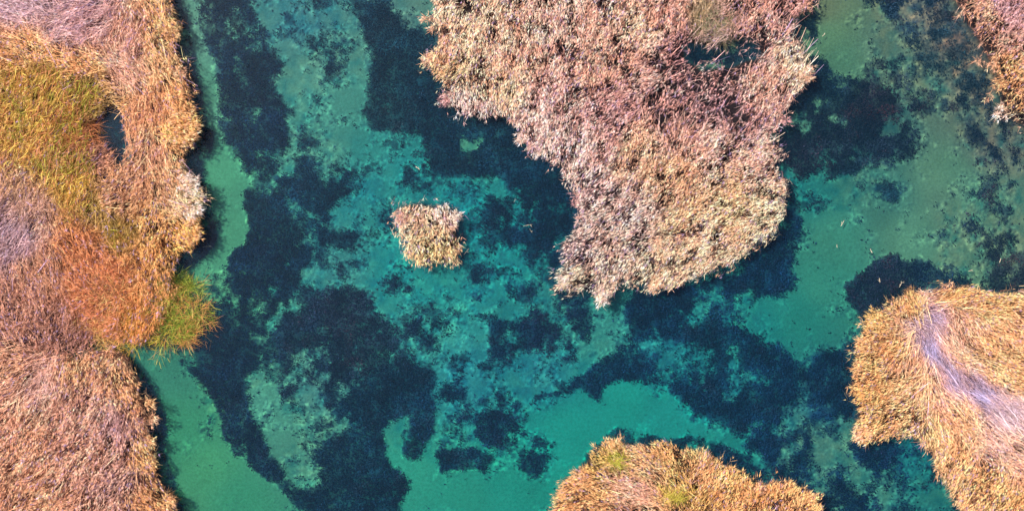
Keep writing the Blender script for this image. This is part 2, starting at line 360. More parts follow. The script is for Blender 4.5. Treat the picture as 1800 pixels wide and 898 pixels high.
sand = np.clip(bc*BEDK*(1+.12*sstep(1300, 1600, bx)*sstep(600, 300, by)-.28*sstep(1640,1720,bx))[..., None]**np.array([1, 0, 0])*np.array([.85, .84, .90])*(1-.20*sstep(1280, 1400, bx))[..., None]/T2, .01, .8)
WEEDC = [ # colour of the weed as seen through the water
 (420,100,26,48,74),(470,200,34,50,78),(450,450,18,44,72),(400,650,20,42,68),(430,780,26,44,68),(480,330,28,58,82),(560,380,24,58,78),(600,560,62,46,66),(640,620,54,50,66),(560,600,40,50,72),(660,700,18,56,80),(740,740,16,52,78),(620,850,24,50,70),
 (700,120,30,58,72),(680,200,44,66,74),(770,180,20,52,76),(850,250,20,56,78),(950,340,14,50,74),(980,400,10,46,72),(870,570,26,54,82),(980,580,44,40,72),(860,750,30,50,78),(820,810,20,54,76),(1100,640,14,56,84),(1130,560,16,52,84),(1250,620,14,58,86),
 (1330,480,18,54,86),(1380,440,22,50,84),(1300,700,14,58,88),(1400,670,18,56,88),(1470,660,18,48,78),(1360,800,14,50,84),(1460,150,34,48,62),(1540,180,72,42,50),(1440,240,50,42,54),(1410,280,64,38,50),(1560,250,48,44,58),(1540,330,40,70,86),(1600,20,58,62,80),(1650,120,62,78,82),
 (1700,230,58,56,70),(1780,320,54,52,66),(1560,500,56,44,62),(1650,480,36,48,74),(1780,470,70,56,62),(1560,790,20,50,90),(1080,770,12,66,84),(1250,780,14,54,80),(1430,30,36,60,66),(1660,820,30,44,70)]
wc = lin(rbf(WEEDC, bx, by, 3.0, 25).reshape(VX.shape+(3,)))
WEEDK = np.array([.14, .31, .34])
def weedalb(c): return np.clip(c*WEEDK/T2, .004, .25)
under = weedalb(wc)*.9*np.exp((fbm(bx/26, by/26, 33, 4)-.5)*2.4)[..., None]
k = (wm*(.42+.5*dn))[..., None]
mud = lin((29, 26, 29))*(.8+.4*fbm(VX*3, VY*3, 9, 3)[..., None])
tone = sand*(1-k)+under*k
edge = sstep(-.25, .15, ld)[..., None]
tone = tone*(1-edge)+mud*edge
nx, ny = VX.shape
idx = np.arange(nx*ny).reshape(nx, ny)
quads = np.stack([idx[:-1, :-1], idx[1:, :-1], idx[1:, 1:], idx[:-1, 1:]], -1).reshape(-1, 4)
me = mesh_from('ground', np.stack([VX, VY, hgt], -1).reshape(-1, 3), quads, np.zeros((0, 3), int), tone.reshape(-1, 3))
me.polygons.foreach_set('use_smooth', np.ones(len(quads), bool))
link('ground', me, M_ground, kind='structure', label='silty lake bed and low muddy banks')
g = 960.0
me = mesh_from('water', np.array([(-g, -g, 0), (g, -g, 0), (g, g, 0), (-g, g, 0)], float), np.array([[0, 1, 2, 3]]), np.zeros((0, 3), int))
link('water', me, M_water, kind='structure', label='clear shallow teal lake water')

# ---------------------------------------------------------------- submerged weed and the bank shadow strips: many leafy cushions
def build_weed():
    n = 150000
    X = rng.uniform(-32.5, 32.5, n); Y = rng.uniform(-17, 17, n)
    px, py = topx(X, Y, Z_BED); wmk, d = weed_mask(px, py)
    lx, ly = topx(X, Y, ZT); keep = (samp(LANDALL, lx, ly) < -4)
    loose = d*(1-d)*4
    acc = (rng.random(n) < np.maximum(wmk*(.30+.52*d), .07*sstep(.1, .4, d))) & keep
    X, Y, px, py, d = X[acc], Y[acc], px[acc], py[acc], d[acc]
    r = rng.gamma(3.0, .030, len(X))*(.55+.8*d)+.02
    r = np.minimum(r, .30)
    nl = np.maximum(3, (r*r*math.pi*95*(.9+.3*d)).astype(int))
    ii = np.repeat(np.arange(len(X)), nl); m = len(ii)
    a = rng.random(m)*2*math.pi; q = np.sqrt(rng.random(m))
    rr = r[ii]*q
    z = Z_BED+.05+(1-q*q)*r[ii]*.9+rng.normal(0, .025, m)+.12*d[ii]
    P = np.stack([X[ii]+np.cos(a)*rr, Y[ii]+np.sin(a)*rr, z], 1)
    dr = unit(np.stack([np.cos(a)*.8+rng.normal(0, .5, m), np.sin(a)*.8+rng.normal(0, .5, m), rng.normal(.15, .35, m)], 1))
    c = lin(rbf(WEEDC, px, py, 3.0, 25))[ii]
    big = np.exp((fbm(px/26, py/26, 33, 4)-.5)*2.4)
    jit = (np.exp(rng.normal(0, .34, len(X)))*big)[ii]*np.exp(rng.normal(0, .25, m))
    red = sstep(.55, .75, fbm(px/22, py/22, 31, 3))[ii]
    c = weedalb(c)*jit[:, None]*(1+red[:, None]*np.array([1.8, .1, -.1]))
    co = ribbons(P, dr, rng.uniform(.07, .16, m), rng.uniform(.035, .075, m), rng.uniform(0, .03, m), c, 2)
    print('weed leaves', m)
    me = mesh_from('water_weed', co[0], co[2], co[3], co[1])
    link('water_weed', me, M_weed, kind='stuff', label='dark submerged water weed carpeting the lake bed in patches, with bank shadows drawn in as weed', category='water weed')
build_weed()

# ---------------------------------------------------------------- reeds
# px, py, lean angle (deg, 0 right, 90 up), lean, height, density, flattened, r, g, b
RF = [
 (1235,95,230,.4,1.6,.22,.1,190,160,150),(1275,88,230,.4,1.6,.10,.1,190,160,150),(1320,82,230,.4,1.6,.15,.1,190,160,150),(1100,85,240,.4,1.7,.8,.0,226,180,156),
 (40,15,160,.3,1.7,1,.45,200,176,184),(130,20,200,.3,1.8,1,.5,196,166,168),(230,60,250,.35,1.9,1,.4,204,166,148),(290,40,300,.4,2.0,1,.1,226,178,128),(300,110,300,.4,2.0,1,.15,224,178,132),(200,110,320,.4,1.9,1,.4,208,170,152),
 (50,85,330,.5,1.9,1,.2,230,172,122),(130,125,330,.5,1.9,1,.2,220,166,118),(260,200,270,.35,1.9,1,.3,208,160,126),(310,170,310,.4,2.0,1,.1,218,166,112),(310,230,350,.5,2.2,1,.0,238,180,98),(280,260,260,.4,2.0,1,.3,206,164,136),
 (20,160,70,.3,1.1,1.1,.1,192,166,98),(90,150,60,.3,1.0,1.1,.1,162,156,78),(150,170,50,.3,1.0,1.1,.1,160,146,78),(110,210,60,.35,1.1,1,.1,176,132,66),(30,230,70,.35,1.2,1,.1,198,170,96),(70,280,80,.35,1.2,1,.2,200,166,104),
 (140,250,40,.3,1.2,.7,.2,178,124,82),(20,320,60,.3,1.4,1,.3,186,156,128),(120,330,80,.35,1.2,1,.1,186,158,66),(60,380,60,.3,1.4,1,.4,190,160,142),(15,420,50,.3,1.4,1,.4,182,160,168),(180,360,100,.35,1.2,1,.1,164,146,72),(200,400,280,.3,1.2,1,.1,160,138,70),
 (150,280,30,.3,1.3,.7,.3,170,132,116),(220,310,240,.45,2.0,1,.1,212,168,136),(200,350,220,.45,2.0,1,.1,204,162,130),(290,320,300,.45,2.0,1,.1,216,172,136),(335,340,340,.5,2.1,1,.2,232,196,160),(270,390,250,.45,2.1,1,.0,222,172,108),(320,410,330,.5,2.1,1,.0,224,168,84),(280,440,280,.45,2.0,1,.0,214,160,92),
 (140,430,120,.3,1.4,1,.2,192,132,84),(170,500,130,.35,1.4,1,.2,208,142,98),(150,560,200,.35,1.4,1,.2,208,144,104),(230,560,250,.35,1.3,1,.1,196,138,72),(60,480,110,.3,1.6,1,.2,192,152,126),(30,560,100,.3,1.7,1,.1,186,146,126),(90,580,80,.35,1.6,.9,.1,170,132,116),(130,600,60,.35,1.5,.8,.1,160,124,116),
 (20,640,200,.4,1.8,1,.1,206,164,136),(60,670,250,.3,1.9,1,.5,206,172,160),(150,650,260,.45,2.0,1,.0,226,178,138),(60,760,240,.45,2.0,1,.0,214,168,140),(150,720,245,.45,2.0,1,.0,206,166,146),(200,740,260,.45,2.0,1,.1,190,158,156),(225,700,300,.45,2.0,1,.0,222,172,126),
 (260,800,320,.5,2.0,1,.0,222,172,116),(200,840,240,.4,2.0,1,.1,196,162,148),(60,860,230,.4,2.0,1,.1,206,162,132),(130,800,240,.45,2.0,1,.0,206,164,142),(290,880,320,.5,2.0,1,.0,216,166,114),
 (800,60,255,.5,2.1,1,.0,244,194,162),(770,110,230,.5,2.0,.9,.0,246,192,146),(860,150,262,.5,2.1,1,.0,244,196,160),(900,80,262,.5,2.1,1,.0,238,188,160),(1000,40,262,.45,2.1,1,.0,238,192,170),(830,190,268,.5,2.0,.9,.0,236,196,180),(950,190,255,.5,2.1,1,.0,228,186,170),
 (1050,110,240,.45,2.0,.95,.0,220,174,150),(1120,60,230,.5,2.1,1,.0,240,192,160),(1080,190,220,.4,1.9,.9,.0,206,166,156),(1150,120,210,.4,1.9,.9,.0,222,182,164),(1180,30,250,.4,1.8,.9,.0,214,170,150),(1240,20,250,.4,1.4,.9,.2,160,148,116),(1270,45,210,.4,1.3,.8,.4,160,148,136),
 (1330,30,250,.4,1.9,.85,.1,214,170,150),(1400,15,230,.4,1.9,.8,.1,208,164,150),(1180,180,240,.35,1.7,.5,.1,204,164,152),(1260,140,230,.35,1.6,.42,.1,204,164,152),(1270,180,230,.3,1.5,.36,.1,200,160,156),(1200,100,230,.35,1.6,.42,.1,196,154,146),(1340,120,235,.55,2.0,.8,.1,224,180,156),(1390,110,235,.55,2.1,1,.1,242,200,170),(1350,180,235,.5,1.9,.8,.1,222,180,160),
 (1320,210,230,.4,1.7,.5,.1,204,164,154),(1190,240,250,.4,1.9,.8,.1,208,170,150),(980,250,255,.5,2.0,.95,.0,232,194,178),(1040,260,240,.45,2.0,1,.0,224,186,172),(1120,260,240,.4,2.0,1,.0,224,182,150),(1050,320,225,.45,2.0,.9,.0,220,190,180),(1020,300,240,.45,2.0,.8,.0,226,190,172),
 (1180,300,230,.45,2.0,1,.0,222,178,142),(1260,260,220,.45,2.0,.95,.0,226,188,166),(1340,290,210,.5,2.0,1,.0,234,192,168),(1120,390,215,.55,2.0,.9,.0,222,196,180),(1060,380,215,.5,2.0,.9,.0,220,190,172),(1200,380,215,.55,2.0,1,.0,228,190,150),(1300,350,215,.55,2.1,1,.0,236,194,152),
 (1250,430,215,.55,2.1,1,.0,236,198,164),(1350,370,210,.5,2.1,1,.0,240,200,164),(1160,470,225,.55,2.1,1,.0,236,198,164),(1060,470,235,.6,2.0,.8,.0,236,204,178),(1000,450,215,.6,1.8,.45,.0,216,184,172),(1000,495,205,.6,1.8,.85,.0,238,204,172),(1080,430,225,.5,2.0,.7,.0,224,190,168),
 (750,410,275,.2,2.0,1,.0,244,200,158),(720,380,250,.2,2.0,.9,.0,240,190,158),(790,380,290,.2,2.0,.9,.0,240,200,176),(760,450,275,.25,1.9,.9,.0,240,196,142),
 (1080,790,110,.5,2.1,1,.0,224,184,126),(1070,820,150,.4,1.9,1,.1,186,166,98),(1040,850,160,.5,2.0,1,.1,220,172,120),(1000,870,190,.5,2.0,1,.0,226,172,116),(1130,820,150,.45,2.1,1,.1,232,184,140),(1120,860,160,.45,2.0,1,.3,212,170,150),(1180,800,120,.5,2.1,1,.0,226,178,118),(1180,860,120,.5,2.0,1,.1,212,176,110),
 (1230,840,70,.5,2.1,1,.1,236,180,130),(1290,860,60,.5,2.1,1,.0,236,178,116),(1240,880,60,.5,2.0,1,.1,206,174,108),(1390,875,60,.5,2.0,1,.0,234,178,120),(1330,870,80,.5,2.0,1,.0,224,168,108),
 (1540,570,170,.55,2.1,1,.0,228,182,126),(1530,640,190,.55,2.1,1,.0,230,182,126),(1530,700,200,.6,2.1,1,.0,236,180,118),(1540,760,210,.6,2.1,1,.0,240,182,124),(1600,540,120,.55,2.1,1,.1,238,182,118),(1680,520,20,.6,2.1,1,.1,236,178,112),(1760,525,0,.6,2.1,1,.1,238,182,126),(1590,640,270,.5,1.9,1,.3,222,178,146),
 (1610,560,320,.5,1.4,1,.55,184,168,178),(1650,555,330,.5,1.4,1,.6,176,166,192),(1600,730,200,.6,2.1,1,.0,240,184,136),(1650,620,300,.6,1.1,1,.95,152,154,196),(1690,660,310,.6,1.0,1,.95,152,154,196),(1740,690,320,.6,1.0,1,.95,152,154,196),(1790,720,320,.6,1.2,1,.7,186,172,184),(1720,590,290,.6,1.6,1,.25,216,176,146),
 (1690,600,300,.55,1.7,1,.5,214,172,150),(1780,590,330,.5,1.9,1,.2,220,172,130),(1740,630,330,.5,1.9,1,.2,230,180,130),(1800,650,330,.5,1.9,1,.2,226,178,130),(1670,700,310,.6,1.6,1,.4,212,168,150),(1690,750,310,.6,1.8,1,.2,226,180,144),(1640,690,290,.5,1.8,1,.2,226,180,144),(1700,720,310,.5,1.8,1,.2,226,180,140),(1760,660,330,.5,1.8,1,.1,230,182,138),(1710,625,320,.5,1.7,1,.2,224,180,144),(1740,780,320,.55,1.7,1,.3,206,172,160),(1650,750,290,.55,2.0,1,.2,236,182,132),
 (1620,680,250,.55,1.9,1,.4,226,180,144),(1690,810,230,.55,2.0,1,.1,236,182,132),(1740,850,225,.55,2.1,1,.0,236,178,122),(1790,790,330,.5,1.8,1,.4,214,176,156),(1790,880,225,.5,2.0,1,.0,232,176,120),(1570,610,210,.5,2.0,1,.1,226,172,120),(1580,690,200,.55,2.0,1,.2,230,182,140),
 (1730,30,225,.5,2.0,1,.1,216,172,146),(1780,20,225,.45,2.0,1,.1,196,164,168),(1790,80,220,.45,2.0,1,.1,206,168,156),(1770,110,225,.5,2.0,.9,.0,230,172,118),(1790,160,215,.5,2.0,.9,.0,224,168,120),(1780,200,205,.55,1.8,.7,.0,226,186,158),
]
def make_field():
    g = []
    for r in RF:
        a = R(r[2]); g.append((r[0], r[1], math.cos(a)*r[3], math.sin(a)*r[3], *r[4:7], *lin(r[7:10])))
    return g
RFV = make_field()
ALB = 1.34
DESAT = 0.0
def field(X, Y):
    px, py = topx(X, Y, ZT)
    wx = (fbm(px/60, py/60, 41, 3)-.5)*60; wy = (fbm(px/60, py/60, 43, 3)-.5)*60
    v = rbf(RFV, px+wx, py+wy, 4.0, 12)
    return px, py, v

def reed_mesh(X, Y, v, edge, dens=1.0, hs=.8):
    """X, Y positions, v field values per reed"""
    n = len(X)
    px, py = topx(X, Y, ZT)
    lean = v[:, :2].copy(); hh = v[:, 2]; flat = np.clip(v[:, 4]*1.1, 0, 1); col = v[:, 5:8]*ALB
    sat0 = (v[:, 5]-v[:, 7])/v[:, 5]; col = col*(1-sstep(.55, .8, sat0)[:, None]*np.array([0, .03, .08]))
    lum = col.mean(1, keepdims=True); sat = (col.max(1)-col.min(1))/(col.max(1)+1e-6)
    k = (sstep(.6, .9, sat)*.15)[:, None]; col = col*(1-k)+lum*k
    col = col*np.where(((px > 740) & (px < 1450) & (py < 560))[:, None] | ((px > 680) & (px < 820))[:, None], np.array([1.0, .90, .89]), np.array([1.0, .90, .82]))
    # tufts: clumps share lean and height
    n1 = fbm(px/10, py/10, 51, 2)-.5; n2 = fbm(px/10, py/10, 52, 2)-.5; 
    fd = unit(v[:, :2]*np.array([1, -1])); n3 = 0        # combed: noise smeared along the lie of the reeds
    for kk in range(-4, 5): n3 = n3+vnoise((px+fd[:, 0]*kk*3.2)/3.6, (py+fd[:, 1]*kk*3.2)/3.6, 53)
    n3 = np.clip((n3/9-.5)*2.1, -.5, .5); n4 = fbm(px/34, py/34, 54, 3)-.5
    lean[:, 0] += n1*.5+rng.normal(0, .07, n); lean[:, 1] += n2*.5+rng.normal(0, .07, n)
    h = hs*hh*(1+.6*n3+.5*n4+rng.normal(0, .10, n))*(1-.45*flat)
    h *= .78+.22*sstep(0, 10, edge); h = np.minimum(h, 2.3)
    h = np.maximum(h, .35)
    vd = unit(np.stack([lean[:, 0]*.7, lean[:, 1]*.7, np.ones(n)], 1))
    base = np.stack([X-vd[:, 0]*h*.75, Y-vd[:, 1]*h*.75, np.full(n, .02)], 1)
    top = base+vd*h[:, None]
    jit = np.exp(rng.normal(0, .22, n))[:, None]*np.exp((fbm(px/20, py/20, 61, 3)-.5)*.55)[:, None]
    warm = rng.normal(0, .10, n)[:, None]*np.array([0, .35, .9])
    mv = (rng.random(n) < .07)[:, None]; pc = np.clip(np.where(mv, lin((176, 150, 178)), col)*jit*(1+warm), .02, .85)
    pc = pc*(1+.35*n3)[:, None]; sc = np.clip(pc*np.array([.50, .41, .48]), .02, .7)  # weathered stems and low leaves, tinted mauve to paint shade between the reeds
    parts = []
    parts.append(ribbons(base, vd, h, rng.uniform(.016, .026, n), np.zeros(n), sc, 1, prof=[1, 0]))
    ld2 = unit(np.concatenate([lean+1e-4, np.zeros((n, 1))], 1))
    # seed head: a nodding brush of several strands
    k3 = 8
    for s in range(k3):
        sel = rng.random(n) < (.95-.75*flat)
        m = sel.sum()
        d = unit(ld2[sel]*rng.uniform(.7, 1.5, m)[:, None]+np.stack([rng.normal(0, .2, m), rng.normal(0, .2, m), rng.uniform(.15, .8, m)], 1))
        L = rng.uniform(.11, .25, m)
        parts.append(ribbons(top[sel]-vd[sel]*.04, d, L, rng.uniform(.008, .018, m), L*rng.uniform(.05, .5, m), pc[sel]*1.04, 2, prof=[.35, 1, 0]))
    # leaves up the stem
    for s in range(2):
        f = rng.uniform(.45, .98, n)
        P = base+vd*(h*f)[:, None]
        d = unit(ld2*(.55+flat[:, None]*1.0)+np.stack([rng.normal(0, .55, n), rng.normal(0, .55, n), rng.uniform(.1, .9, n)*(1-.7*flat)], 1))
        L = rng.uniform(.28, .55, n)*(1+.9*flat)
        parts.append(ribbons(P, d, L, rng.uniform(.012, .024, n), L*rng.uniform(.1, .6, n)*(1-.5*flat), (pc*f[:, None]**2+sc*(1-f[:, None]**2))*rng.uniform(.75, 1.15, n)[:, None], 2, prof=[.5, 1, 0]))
    # lodged straw in flattened swaths
    sel = rng.random(n) < flat*1.2
    m = sel.sum()
    if m:
        d = unit(ld2[sel]+np.stack([rng.normal(0, .16, m), rng.normal(0, .16, m), rng.uniform(-.05, .3, m)], 1))
        L = rng.uniform(.7, 1.5, m)
        P = base[sel]+np.array([0, 0, 1])*(h[sel]*rng.uniform(.5, 1.0, m))[:, None]-d*(L*.5)[:, None]
        parts.append(ribbons(P, d, L, rng.uniform(.016, .034, m), L*rng.uniform(0, .12, m), pc[sel]*rng.uniform(.8, 1.2, m)[:, None], 2, prof=[.6, 1, 0]))
    return merge(parts)

def scatter(sd, spacing, bounds, thr=0.0, wob=9.0):
    x0, x1, y0, y1 = bounds
    a = np.arange(x0, x1, spacing); b = np.arange(y0, y1, spacing)
    A, B = np.meshgrid(a, b, indexing='ij')
    A = A.ravel()+rng.uniform(-.5, .5, A.size)*spacing*1.6; B = B.ravel()+rng.uniform(-.5, .5, B.size)*spacing*1.6
    px, py = topx(A, B, ZT)
    e = samp(sd, px, py)+(fbm(px/15, py/15, 71, 3)-.5)*wob*2
    ok = (e > thr)
    return A[ok], B[ok], e[ok]

LAB = {
 'left': ('reed_bed', 'long dry reed bank filling the upper left shore, golden at its lakeside rim', 'reed bed'),
 'lowleft': ('reed_bed', 'pinkish tan reed bank in the bottom left corner below the green sedge bush', 'reed bed'),
 'big': ('reed_bed', 'largest peach coloured reed island, hanging from the top centre into the lake', 'reed bed'),
 'islet': ('reed_bed', 'tiny pale reed islet alone in the middle of the open water', 'reed bed'),
 'bottom': ('reed_bed', 'rounded golden reed mound with greenish streaks at the bottom edge', 'reed bed'),
 'right': ('reed_bed', 'golden rimmed reed island on the right with flattened bluish grey straw swath', 'reed bed'),
 'topright': ('reed_bed', 'small mauve and orange reed wedge in the top right corner', 'reed bed'),
}
tot = 0
for key in LAND:
    sd = np.minimum(land[key], -pool) if key == 'left' else land[key]
    if key == 'lowleft': sd = np.minimum(sd, -np.minimum(land['left'], -pool)-1)
    P = np.array(LAND[key], float)
    xa, ya = w(P[:, 0].min(), P[:, 1].max(), ZT); xb, yb = w(P[:, 0].max(), P[:, 1].min(), ZT)
    bnd = (max(xa-.5, -33), min(xb+.5, 33), max(ya-.5, -17.5), min(yb+.5, 17.5))
    X, Y, e = scatter(sd, .077, bnd, thr=-16)
    _, _, v = field(X, Y)
    px, py = topx(X, Y, ZT)
    gap = fbm(px/17, py/17, 81, 3)
    keep = (rng.random(len(X)) < v[:, 3]**1.6*(1.0-sstep(.46, .64, gap)*(.74 if key in ('big', 'topright') else .62)))
    stray = fbm(px/8, py/8, 83, 2) > (.60 if key in ('big', 'topright', 'islet') else .66)
    keep &= (e > 0) | (stray & (rng.random(len(X)) < .5*(1+e/16)))
    if key == 'topright': keep &= (rng.random(len(X)) < .35+.65*sstep(0, 45, e))
    X, Y, e, v = X[keep], Y[keep], e[keep], v[keep]; tot += len(X)
    co, cc, q, t = reed_mesh(X, Y, v, e)
    me = mesh_from('reed_bed', co, q, t, cc)
    nm, lb, ct = LAB[key]
    link(nm, me, M_reed, kind='stuff', label=lb, category=ct)
print('reeds', tot)

# ---------------------------------------------------------------- single tufts, bushes and loose stalks
def empty(name, loc, **kw):
    o = bpy.data.objects.new(name, None); S.collection.objects.link(o); o.location = loc; o.empty_display_size = .2
    for k, v in kw.items(): o[k] = v
    return o
def part(name, ribs, mat, parent):
    co, cc, q, t = merge(ribs) if isinstance(ribs, list) else ribs
    return link(name, mesh_from(name, co-np.array(parent.location), q, t, cc), mat, parent)

def tuft(px, py, r, ang, lean, h, rgb, label, n=None, bleach=0.0, dark=0.0):
    cx, cy = w(px, py, ZT); a = R(ang); hv = np.array([math.cos(a), math.sin(a)])
    bx, by = cx-hv[0]*lean*h*.7, cy-hv[1]*lean*h*.7
    h *= .82
    t = empty('reed_tuft', (bx, by, .02), label=label, category='reed tuft', group='reed tufts fringing the banks')
    rm = r/PPM; n = n or max(14, int(95*rm*rm*3.1*1.3))
    q = np.sqrt(rng.random(n))*rm; th = rng.random(n)*6.283
    off = np.stack([np.cos(th)*q, np.sin(th)*q], 1)
    base = np.stack([bx+off[:, 0]*.75, by+off[:, 1]*.75, np.full(n, .02)], 1)
    hh = h*rng.uniform(.75, 1.12, n)
    vd = unit(np.stack([hv[0]*lean*.7+off[:, 0]*.25+rng.normal(0, .08, n), hv[1]*lean*.7+off[:, 1]*.25+rng.normal(0, .08, n), np.ones(n)], 1))
    top = base+vd*hh[:, None]
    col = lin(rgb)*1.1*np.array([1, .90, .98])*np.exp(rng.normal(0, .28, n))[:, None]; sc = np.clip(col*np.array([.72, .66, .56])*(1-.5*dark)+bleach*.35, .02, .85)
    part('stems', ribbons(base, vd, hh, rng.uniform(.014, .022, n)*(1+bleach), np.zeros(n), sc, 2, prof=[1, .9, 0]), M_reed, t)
    pl = []
    for s_ in range(7):
        d = unit(np.stack([hv[0]*lean+off[:, 0]*.5/rm*.5+rng.normal(0, .3, n), hv[1]*lean+off[:, 1]*.5/rm*.5+rng.normal(0, .3, n), rng.uniform(.1, .8, n)], 1))
        L = rng.uniform(.14, .32, n); pl.append(ribbons(top-vd*.05, d, L, rng.uniform(.013, .028, n), L*rng.uniform(.05, .5, n), np.clip(col*1.04, .02, .85), 2, prof=[.35, 1, 0]))
    part('seed_heads', pl, M_reed, t)
    lv = []
    for s_ in range(3):
        f = rng.uniform(.35, .98, n); P = base+vd*(hh*f)[:, None]
        d = unit(np.stack([hv[0]*.3+rng.normal(0, .7, n), hv[1]*.3+rng.normal(0, .7, n), rng.uniform(.1, .9, n)], 1))
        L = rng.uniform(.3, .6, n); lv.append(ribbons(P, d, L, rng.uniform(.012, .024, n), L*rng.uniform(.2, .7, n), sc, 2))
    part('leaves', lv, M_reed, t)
GO = (228,184,130); PE = (240,194,156); TA = (222,180,140); MA = (200,160,150); CR = (238,214,190)
for a in [
 (326,228,26,350,.5,2.3,(236,188,134),'large bright golden reed tuft bulging from the left bank above the dark bay'),
 (338,322,15,20,.5,2.3,CR,'reed tuft with bleached white stems at the waterline of the left bank', None, .5),
 (344,372,13,5,.45,2.2,CR,'pale bleached reed tuft directly above the golden tuft on the left bank', None, .4),
 (338,412,18,340,.5,2.2,(226,182,126),'yellow gold reed tuft at the lowest bulge of the left bank above the green bush'),
 (304,58,12,0,.4,2.1,GO,'small golden reed tuft at the top rim of the left bank'),
 (318,128,9,0,.4,2.0,TA,'small tan reed tuft on the left bank rim beside the narrow green channel'),
 (268,712,7,340,.5,1.9,GO,'small gold reed tuft on the bottom left bank rim, highest of those beside the channel'),
 (273,744,8,330,.6,1.9,TA,'small tan reed tuft leaning over the channel halfway down the bottom left bank'),
 (268,778,7,340,.5,1.9,GO,'little gold reed tuft just below the leaning tan one on the bottom left bank'),
 (303,886,9,330,.5,1.9,GO,'gold reed tuft on the bottom left bank at the lower edge of the photo'),
 (746,108,9,200,.5,2.0,PE,'small peach reed tuft on the westernmost point of the largest reed island'),
 (742,30,7,190,.5,1.8,PE,'stray reed tuft off the upper left shore of the largest reed island', 14),
 (752,52,6,190,.5,1.8,PE,'few thin reed stalks just below the stray tuft by the largest reed island', 10),
 (776,182,8,230,.5,1.9,MA,'small pinkish reed tuft below the westernmost point of the largest reed island'),
 (912,248,8,240,.5,1.9,CR,'small pale reed tuft in the upper concave shore of the largest reed island'),
 (1006,352,7,200,.5,1.7,MA,'thin mauve reed tuft where the largest island curves in above its southern tail', 12),
 (984,496,10,200,.6,1.8,CR,'cream reed tuft at the western tip of the southern tail of the largest island'),
 (1056,528,11,235,.6,1.9,CR,'cream reed tuft at the southernmost tip of the largest reed island'),
 (1150,506,8,250,.5,1.9,TA,'tan reed tuft on the south shore of the largest island beside the small dark cove'),
 (1426,128,11,10,.55,1.9,PE,'peach reed tuft on the easternmost point of the largest reed island'),
 (1386,214,8,350,.5,1.8,MA,'spindly mauve reed tuft in the east shore notch of the largest reed island', 14),
 (1428,6,9,20,.6,1.8,TA,'thin tan reed tuft at the top edge of the photo right of the largest island', 16),
 (700,384,9,190,.4,1.9,MA,'thin mauve reed tuft on the left flank of the tiny central islet'),
 (806,380,7,20,.5,1.9,CR,'cream reed tuft on the upper right corner of the tiny central islet'),
 (1082,776,10,100,.5,2.0,GO,'gold reed tuft at the peak of the bottom mound'),
 (1014,838,9,160,.5,1.9,TA,'tan reed tuft on the left shoulder of the bottom mound'),
 (1336,856,8,80,.5,1.9,TA,'dark tan reed tuft in the dip of the bottom mound', None, 0, .5),
 (1424,872,11,40,.5,1.9,GO,'gold reed tuft at the right end of the bottom mound'),
 (1528,556,12,150,.55,2.1,(208,176,108),'olive gold reed tuft at the upper left corner of the right island', None, 0, .3),
 (1514,604,11,180,.55,2.1,GO,'spiky gold reed tuft on the left rim of the right island, second from its corner'),
 (1507,648,9,190,.55,2.0,GO,'spiky gold reed tuft midway down the left rim of the right island', None, 0, .3),
 (1504,694,9,185,.55,2.0,(208,176,108),'olive reed tuft below the middle of the left rim of the right island'),
 (1510,766,13,205,.6,2.1,PE,'bright peach reed tuft at the lower left spur of the right island'),
 (1600,514,8,120,.4,1.8,(150,120,80),'dark brown reed tuft on the top rim of the right island', None, 0, .6),
 (1668,504,7,80,.5,1.8,TA,'small tan reed tuft on the top rim of the right island above the grey straw', None, 0, .4),
 (1652,828,9,220,.5,2.0,GO,'gold reed tuft on the right island overhanging the deep blue notch'),
 (1746,118,10,215,.55,1.8,TA,'tan reed tuft off the lower side of the top right reed wedge', 26),
 (1757,152,10,215,.55,1.8,GO,'golden reed tuft below the top right reed wedge, between two tan ones', 26),
 (1736,176,6,215,.55,1.6,TA,'isolated small reed tuft farthest out from the top right reed wedge', 9),
 (1756,202,11,215,.6,1.8,CR,'cream reed tuft at the bottom end of the top right reed wedge', 30),
 (1722,110,5,215,.55,1.5,TA,'lone few stalked reed tuft in shallow olive water by the top right reed wedge', 9),
]: tuft(*a)

